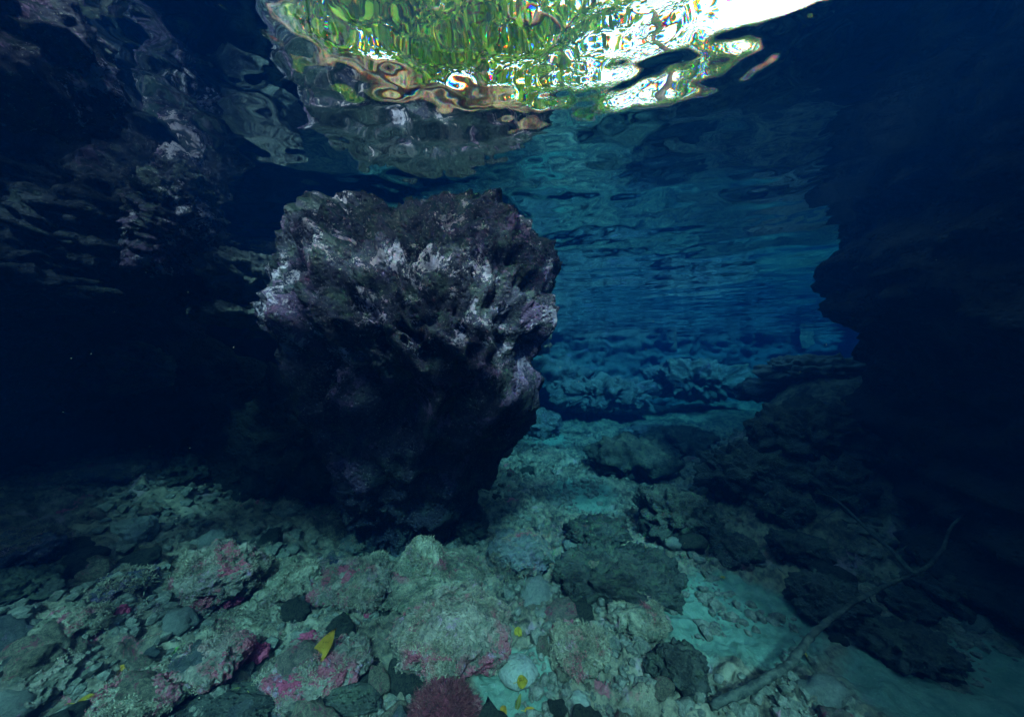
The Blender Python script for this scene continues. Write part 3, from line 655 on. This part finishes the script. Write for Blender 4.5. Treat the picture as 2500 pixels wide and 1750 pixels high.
# ------------------------------------------------------------------ loose stones: single ones, then the gravel nobody could count
BASES = [rock_mesh("stone", 3, (1, 0.85, 0.62), 100 + k, rough=0.36, pits=0.16, boxy=0.3 * (k % 3)) for k in range(9)]
for k, m_ in enumerate(BASES): m_.materials.append(M[('turf', 'turf', 'dark', 'pink', 'turf', 'wall', 'pale', 'turf', 'dark')[k]])
COLR = ('mossy', 'mossy', 'dark', 'pink spotted', 'mossy', 'grey', 'pale', 'mossy', 'dark')
ANCH = [(o.location.x, o.location.y, " ".join(o["label"].split()[:7]).removesuffix(" the").removesuffix(" of").removesuffix(" a").removesuffix(" with").removesuffix(" in").removesuffix(" at").removesuffix(" on").removesuffix(" between").removesuffix(" beside").removesuffix(" under")) for o in COL.objects if o.get("category") == "rock"]
cnt = 0
while cnt < 290:
    Yq = 1.25 + 4.2 * rng.random() ** 1.6; Xq = (rng.random() * 2 - 1) * 1.5 * Yq
    if Xq < -3.2 or Xq > 3.4 or sand_mask(np.array([Xq]), np.array([Yq]))[0] > 0.25 + 0.4 * rng.random(): continue
    if (Xq + 0.8) ** 2 + (Yq - 2.95) ** 2 < 0.3: continue
    s_ = 0.022 + 0.10 * rng.random() ** 2.4; z = float(ground(np.array([Xq]), np.array([Yq]))[0])
    k = int(rng.integers(9)); o = obj("stone", BASES[k], None, loc=(Xq, Yq, z + 0.25 * s_), rot=tuple(rng.random(3) * (0.8, 0.8, 6.3))); o.scale = (s_, s_ * (0.7 + 0.5 * rng.random()), s_ * (0.7 + 0.4 * rng.random()))
    near = min(ANCH, key=lambda q: (q[0] - Xq) ** 2 + (q[1] - Yq) ** 2); dx, dy = Xq - near[0], Yq - near[1]
    side = ("right of" if dx > 0 else "left of") if abs(dx) > abs(dy) else ("behind" if dy > 0 else "in front of")
    tag(o, f"{'tiny' if s_ < 0.03 else 'small' if s_ < 0.055 else 'fist-sized'} {COLR[k]} stone lying {side} the {near[2]}", "stone", "loose stones on the bed"); cnt += 1

def gravel():
    d, f = ico(1); n = 26000; V, F, k = [], [], 0
    Yq = 1.15 + 6.5 * rng.random(n) ** 1.5; Xq = (rng.random(n) * 2 - 1) * 1.6 * Yq
    keep = (Xq > -4.2) & (Xq < 3.8) & (fbm(xyz(Xq, Yq) * 1.7 + 5, 3) > -0.22 + 0.35 * sand_mask(Xq.astype(np.float32), Yq.astype(np.float32)) * (Yq < 3.2)); Xq, Yq = Xq[keep], Yq[keep]
    z = ground(Xq, Yq); s_ = (0.005 + 0.028 * rng.random(len(Xq)) ** 3) * (0.8 + 0.22 * Yq)
    for a in range(len(Xq)):
        q = d * (1 + 0.5 * (rng.random((len(d), 1)) - 0.5)) * (s_[a] * (0.6 + rng.random(3) * np.array([0.9, 0.9, 0.5])))
        V.append(q + (Xq[a], Yq[a], z[a] + 0.2 * s_[a]))
    V = np.concatenate(V); F = (f[None] + (np.arange(len(Xq)) * len(d))[:, None, None]).reshape(-1, 3)
    tag(obj("gravel", mesh_np("gravel", V, F, False), M['gravel']), "fine gravel and shell grit strewn over the bed", kind="stuff")
M['gravel'] = rock_mat("gravel", (0.06, 0.056, 0.042), (0.27, 0.25, 0.19), (0.36, 0.14, 0.18), 0.04, None, 0, 9.0, 0.004, 0.4)
gravel()

# ------------------------------------------------------------------ woolly algae turf on rocks and bed near the viewer
def turf():
    P, N = [], []
    n = 60000; x = rng.uniform(-2.7, 2.3, n).astype(np.float32); y = (1.15 + 2.3 * rng.random(n) ** 1.3).astype(np.float32)
    k = (fbm(xyz(x, y) * 2.9 + 11, 3) > 0.08) & (sand_mask(x, y) < 0.25); x, y = x[k], y[k]
    e = 0.02; z = ground(x, y); gx = (ground(x + e, y) - z) / e; gy = (ground(x, y + e) - z) / e
    P.append(np.stack([x, y, z], 1)); N.append(np.stack([-gx, -gy, np.ones_like(gx)], 1))
    bpy.context.view_layer.update()
    for o in SURF:
        if o.matrix_world.translation.y > 3.4 or o.name == "boulder" or o.data.materials[0].name in ("pale_rock", "dark_rock", "red_algae"): continue
        me = o.data; v = np.empty(len(me.vertices) * 3, np.float32); me.vertices.foreach_get("co", v); v = v.reshape(-1, 3)
        f = np.empty(len(me.polygons) * 3, np.int32); me.loops.foreach_get("vertex_index", f); f = f.reshape(-1, 3)
        m = np.array(o.matrix_world); v = v @ m[:3, :3].T + m[:3, 3]
        a, b, c = v[f[:, 0]], v[f[:, 1]], v[f[:, 2]]; nn = np.cross(b - a, c - a); ar = np.linalg.norm(nn, axis=1); nn /= ar[:, None] + 1e-12
        w = ar * (nn[:, 2] > -0.35) * (a[:, 2] > ground(a[:, 0], a[:, 1], False) - 0.06) * np.clip(fbm(a.astype(np.float32) * 6 + 3, 3) * 2.5 + 0.15, 0, 1)
        if w.sum() <= 0: continue
        cnt = int(min(6000, w.sum() / 2 * 26000)); i = rng.choice(len(f), cnt, p=w / w.sum()); r = rng.random((cnt, 2)); q = r.sum(1) > 1; r[q] = 1 - r[q]
        P.append(a[i] + r[:, :1] * (b - a)[i] + r[:, 1:] * (c - a)[i]); N.append(nn[i])
    P = np.concatenate(P); N = np.concatenate(N); N /= np.linalg.norm(N, axis=1, keepdims=True)
    V = []; K = 3; LM = np.clip(0.75 + 1.3 * fbm((P * 3.1).astype(np.float32) + 7, 2), 0.35, 1.8)[:, None]
    for _ in range(K):
        n = len(P); d = N * 0.9 + rng.normal(size=(n, 3)) * 0.55; d /= np.linalg.norm(d, axis=1, keepdims=True)
        L = (0.006 + 0.022 * rng.random((n, 1)) ** 2) * LM; s = np.cross(d, rng.normal(size=(n, 3))); s /= np.linalg.norm(s, axis=1, keepdims=True) + 1e-9
        w = 0.0016 + 0.0018 * rng.random((n, 1)); b = P + rng.normal(size=(n, 3)) * 0.004
        V.append(np.stack([b - s * w, b + s * w, b + d * L], 1))
    V = np.concatenate(V).reshape(-1, 3)
    tag(obj("algae_turf", mesh_np("algae_turf", V, np.arange(len(V)).reshape(-1, 3), False), M['wool']), "short woolly algae growing over rocks and bed in the foreground", kind="stuff")
M['frond'] = rock_mat("red_fronds", (0.05, 0.015, 0.016), (0.20, 0.045, 0.05), (0.34, 0.14, 0.14), 0.08, None, 0, 6.0, 0.0, 0.2, (0.12, 0.06, 0.045))
M['wool'] = rock_mat("algae_wool", (0.08, 0.062, 0.045), (0.42, 0.36, 0.23), (0.42, 0.08, 0.11), 0.11, (0.38, 0.21, 0.25), 0.10, 2.2, 0.0, 0.3)
turf()
RED = [o for o in SURF if o.data.materials[0].name == "red_algae"][0]          # fronds of the dark red algae clump
v = np.empty(len(RED.data.vertices) * 3, np.float32); RED.data.vertices.foreach_get("co", v); v = v.reshape(-1, 3); nn = v / np.linalg.norm(v, axis=1, keepdims=True)
i = rng.integers(len(v), size=9000); b = v[i]; dd = nn[i] + rng.normal(size=(9000, 3)) * 0.5; dd /= np.linalg.norm(dd, axis=1, keepdims=True); ss = np.cross(dd, rng.normal(size=(9000, 3))); ss /= np.linalg.norm(ss, axis=1, keepdims=True)
LL = 0.012 + 0.03 * rng.random((9000, 1)) ** 2; T = np.stack([b - ss * 0.002, b + ss * 0.002, b + dd * LL], 1).reshape(-1, 3)
tag(obj("fronds", mesh_np("fronds", T, np.arange(len(T)).reshape(-1, 3), False), M['frond'], RED), kind="stuff")

# ------------------------------------------------------------------ daylight side: limestone cliff, bank, trees
wall_sheet("cliff", [(0.9, 10.0), (0.5, 7.2), (0.15, 5.9), (-1.5, 5.6), (-3.2, 5.4), (-5.2, 4.9)], 0.6, 2.75, 0.05,
           lambda z: -0.35 * sstep(2.0, 2.8, z), 77.0, 0.35, 'rim', "sunlit tan limestone cliff standing above the water behind the boulder")
gx, gy = np.meshgrid(np.arange(-30, 30.1, 0.25), np.arange(5.4, 40, 0.25)); gx, gy = gx.ravel(), gy.ravel()
nz = fbm(xyz(gx, gy) * 0.5, 3)
hz = 2.35 + 0.03 * (gy - 6) + 0.22 * fbm(xyz(gx, gy) * 1.7, 4) - 6.0 * sstep(-0.3, 0.9, gx + 0.3 * nz) * sstep(13.4, 12.6, gy + 0.9 * nz) - 0.5 * sstep(1, 3, gx)
bx_ = np.arange(-30, 30.1, 0.25); bf = grid_faces(len(bx_), len(gx) // len(bx_)); bf = bf[(hz[bf] > 1.0).all(1)]
tag(obj("bank", mesh_np("bank", np.stack([gx, gy, hz], 1), bf), M['rim']), "limestone bank carrying the trees around the pool", kind="structure")

M['leafA'] = leaf_mat("bright_leaves", (0.06, 0.16, 0.015), (0.20, 0.36, 0.03), (0.40, 0.42, 0.06), 2.2)
M['leafB'] = leaf_mat("deep_leaves", (0.04, 0.12, 0.015), (0.10, 0.25, 0.03), (0.18, 0.32, 0.04), 0.9)
M['leafC'] = leaf_mat("mixed_leaves", (0.035, 0.11, 0.012), (0.18, 0.34, 0.03), (0.42, 0.40, 0.07), 7.0)
def leaf_cloud(p, size, r):
    n = len(p); d = r.normal(size=(n, 3)); d /= np.linalg.norm(d, axis=1, keepdims=True); s_ = np.cross(d, r.normal(size=(n, 3))); s_ /= np.linalg.norm(s_, axis=1, keepdims=True)
    L = size * (0.6 + 0.7 * r.random((n, 1))); W = L * 0.32
    V = np.stack([p - d * L / 2, p + s_ * W, p + d * L / 2, p - s_ * W], 1).reshape(-1, 3)
    return mesh_np("crown", V, np.arange(len(V)).reshape(-1, 4), False)
def tree(label, x, y, z0, h, cr, nl, mat, seed, lean=0.0, size=0.2, thick=1.0):
    r = np.random.default_rng(seed); root = empty("tree", (x, y, z0)); tag(root, label, "tree", "trees on the bank above the water")
    top = np.array([lean, -0.2, h * 0.75]); parts = [tube([(0, 0, -0.6), (0.05, 0, h * 0.3), tuple(top * (0.6, 1, 0.75)), tuple(top)], np.array([0.16, 0.13, 0.09, 0.04]) * thick, 9, 0.15, seed)]
    cs = []
    for k in range(12):
        a = r.random() * 6.28; q = top * (0.15 + 0.8 * r.random()); e = q + np.array([math.cos(a), math.sin(a), 0.2 + 0.5 * r.random()]) * cr * (0.5 + 0.5 * r.random())
        parts.append(tube([tuple(q), tuple((q + e) / 2 + (0, 0, 0.12)), tuple(e)], np.array([0.05, 0.03, 0.012]) * thick, 6)); cs += [e, (q + e) / 2, e + r.normal(size=3) * 0.35 * cr]
    v, f = merge(parts); obj("trunk", mesh_np("trunk", v, f), M['bark'], root)
    C = np.array(cs); p = C[r.integers(len(C), size=nl)] + r.normal(size=(nl, 3)) * cr * 0.24 * np.array([1, 1, 0.7])
    p[:, 2] = np.maximum(p[:, 2], -0.1 + 0.3 * r.random(nl))
    obj("crown", leaf_cloud(p, size, r), M[mat], root)
tree("bright green tree on the cliff above the middle of the rim", -0.6, 6.6, 2.3, 4.2, 1.5, 4200, 'leafA', 1, size=0.15)
tree("dense deep green tree on the cliff left of the middle", -2.6, 7.0, 2.3, 5.0, 1.7, 4600, 'leafB', 2, size=0.16)
tree("leaning bright tree at the left end of the cliff", -4.6, 6.2, 2.3, 4.2, 1.5, 3800, 'leafA', 3, 0.6, 0.15)
tree("low bushy tree hanging over the tan cliff", -1.7, 6.0, 2.4, 1.8, 0.8, 2600, 'leafA', 4, size=0.11, thick=0.5)
tree("dark green tree just left of the white sky", 2.2, 13.6, 1.6, 8.5, 2.4, 4600, 'leafB', 5, size=0.24)
tree("thin lacy tree standing before the white sky", 6.4, 13.0, 1.6, 8.0, 2.6, 1000, 'leafB', 6, -0.6, 0.24)
tree("bush at the right foot of the white sky", 9.0, 13.4, 1.5, 3.0, 1.5, 2400, 'leafA', 7)
tree("bush at the left foot of the white sky", 3.4, 13.2, 1.5, 3.2, 1.5, 2600, 'leafA', 8)
tree("low bush at the middle foot of the white sky", 6.2, 13.6, 1.5, 2.2, 1.3, 2200, 'leafA', 10)
tree("brown green bush at the left end of the cliff edge", -3.6, 5.7, 2.4, 1.6, 0.8, 1900, 'leafB', 9, size=0.11, thick=0.5)
# bough reaching out over the boulder, close above the water
r = np.random.default_rng(40); root = empty("bough", (-2.9, 5.2, 2.6)); tag(root, "leafy bough reaching from the cliff low over the great boulder", "bough")
O = np.array([-2.9, 5.2, 2.6])
LIMBS = [[(-2.9, 5.4, 2.4), (-2.5, 4.4, 2.9), (-2.0, 3.4, 2.6), (-1.7, 2.8, 2.4), (-1.4, 2.2, 2.2)], [(-2.5, 4.4, 2.9), (-1.9, 3.6, 2.7), (-1.2, 2.9, 2.5), (-0.5, 2.4, 2.3), (0.2, 2.1, 2.15)], [(-1.9, 3.6, 2.7), (-1.2, 3.3, 2.6), (-0.5, 3.1, 2.5), (0.0, 2.9, 2.4), (0.5, 2.8, 2.3)]]
parts, cs = [], []
for L_ in LIMBS:
    path = [np.array(q) - O for q in L_]; parts.append(tube([tuple(q) for q in path], [0.06, 0.05, 0.04, 0.025, 0.01], 9, 0.12, 3))
    for k in range(18):
        u = 0.3 + 0.7 * r.random(); q = np.array([np.interp(u * 4, range(5), [w[c_] for w in path]) for c_ in range(3)]); e = q + r.normal(size=3) * (0.34, 0.30, 0.14)
        parts.append(tube([tuple(q), tuple(e)], [0.010, 0.004], 5)); cs += [e, (q + e) / 2]
v, f = merge(parts); obj("limb", mesh_np("limb", v, f), M['bark'], root)
C = np.array(cs); p = C[r.integers(len(C), size=5200)] + r.normal(size=(5200, 3)) * 0.13
q = np.stack([r.uniform(-2.1, -0.7, 450), 2.0 + 0.9 * r.random(450) ** 1.3, r.uniform(1.70, 2.15, 450)], 1); q = q[fbm((q * 2.4).astype(np.float32), 2) > -0.05] - O
p = np.concatenate([p, q]); w = p + O; p = p[(w[:, 1] > 1.97) & (w[:, 2] > 1.68)]
obj("crown", leaf_cloud(p, 0.075, r), M['leafC'], root)

# unseen bough added over the left side of the opening to dapple the left bank
r = np.random.default_rng(41); root = empty("bough", (-3.6, 0.0, 3.2)); tag(root, "added unseen leafy bough dappling the sun on the left bank", "bough")
O = np.array([-3.6, 0.0, 3.2]); parts, cs = [], []
for a, b in (((-3.8, -0.2, 3.1), (-1.6, 0.5, 3.0)), ((-3.8, 0.3, 3.1), (-2.0, 1.2, 2.95)), ((-3.6, -0.4, 3.1), (-1.9, -0.9, 3.0))):
    a, b = np.array(a) - O, np.array(b) - O; parts.append(tube([tuple(a), tuple((a + b) / 2 + (0, 0, 0.12)), tuple(b)], [0.05, 0.035, 0.01], 8, 0.1, 5))
    for k in range(16): q = a + (b - a) * (0.15 + 0.85 * r.random()); e = q + r.normal(size=3) * (0.25, 0.32, 0.1); parts.append(tube([tuple(q), tuple(e)], [0.010, 0.004], 5)); cs += [e, (q + e) / 2]
v, f = merge(parts); obj("limb", mesh_np("limb", v, f), M['bark'], root)
C = np.array(cs); p = C[r.integers(len(C), size=1500)] + r.normal(size=(1500, 3)) * 0.15
obj("crown", leaf_cloud(p, 0.12, r), M['leafB'], root)

# specks of silt hanging in the water
d, f = ico(1); n = 140; y_ = rng.uniform(0.7, 2.6, n); c_ = np.stack([rng.uniform(-1.4, 1.4, n) * y_, y_, rng.uniform(-0.55, 0.5, n) * y_], 1)
V = (d[None] * (0.0006 + 0.0009 * rng.random((n, 1, 1)) ** 2) + c_[:, None]).reshape(-1, 3); F = (f[None] + (np.arange(n) * len(d))[:, None, None]).reshape(-1, 3)
tag(obj("silt_specks", mesh_np("silt_specks", V, F), M['pale']), "fine specks of silt hanging in the water", kind="stuff")
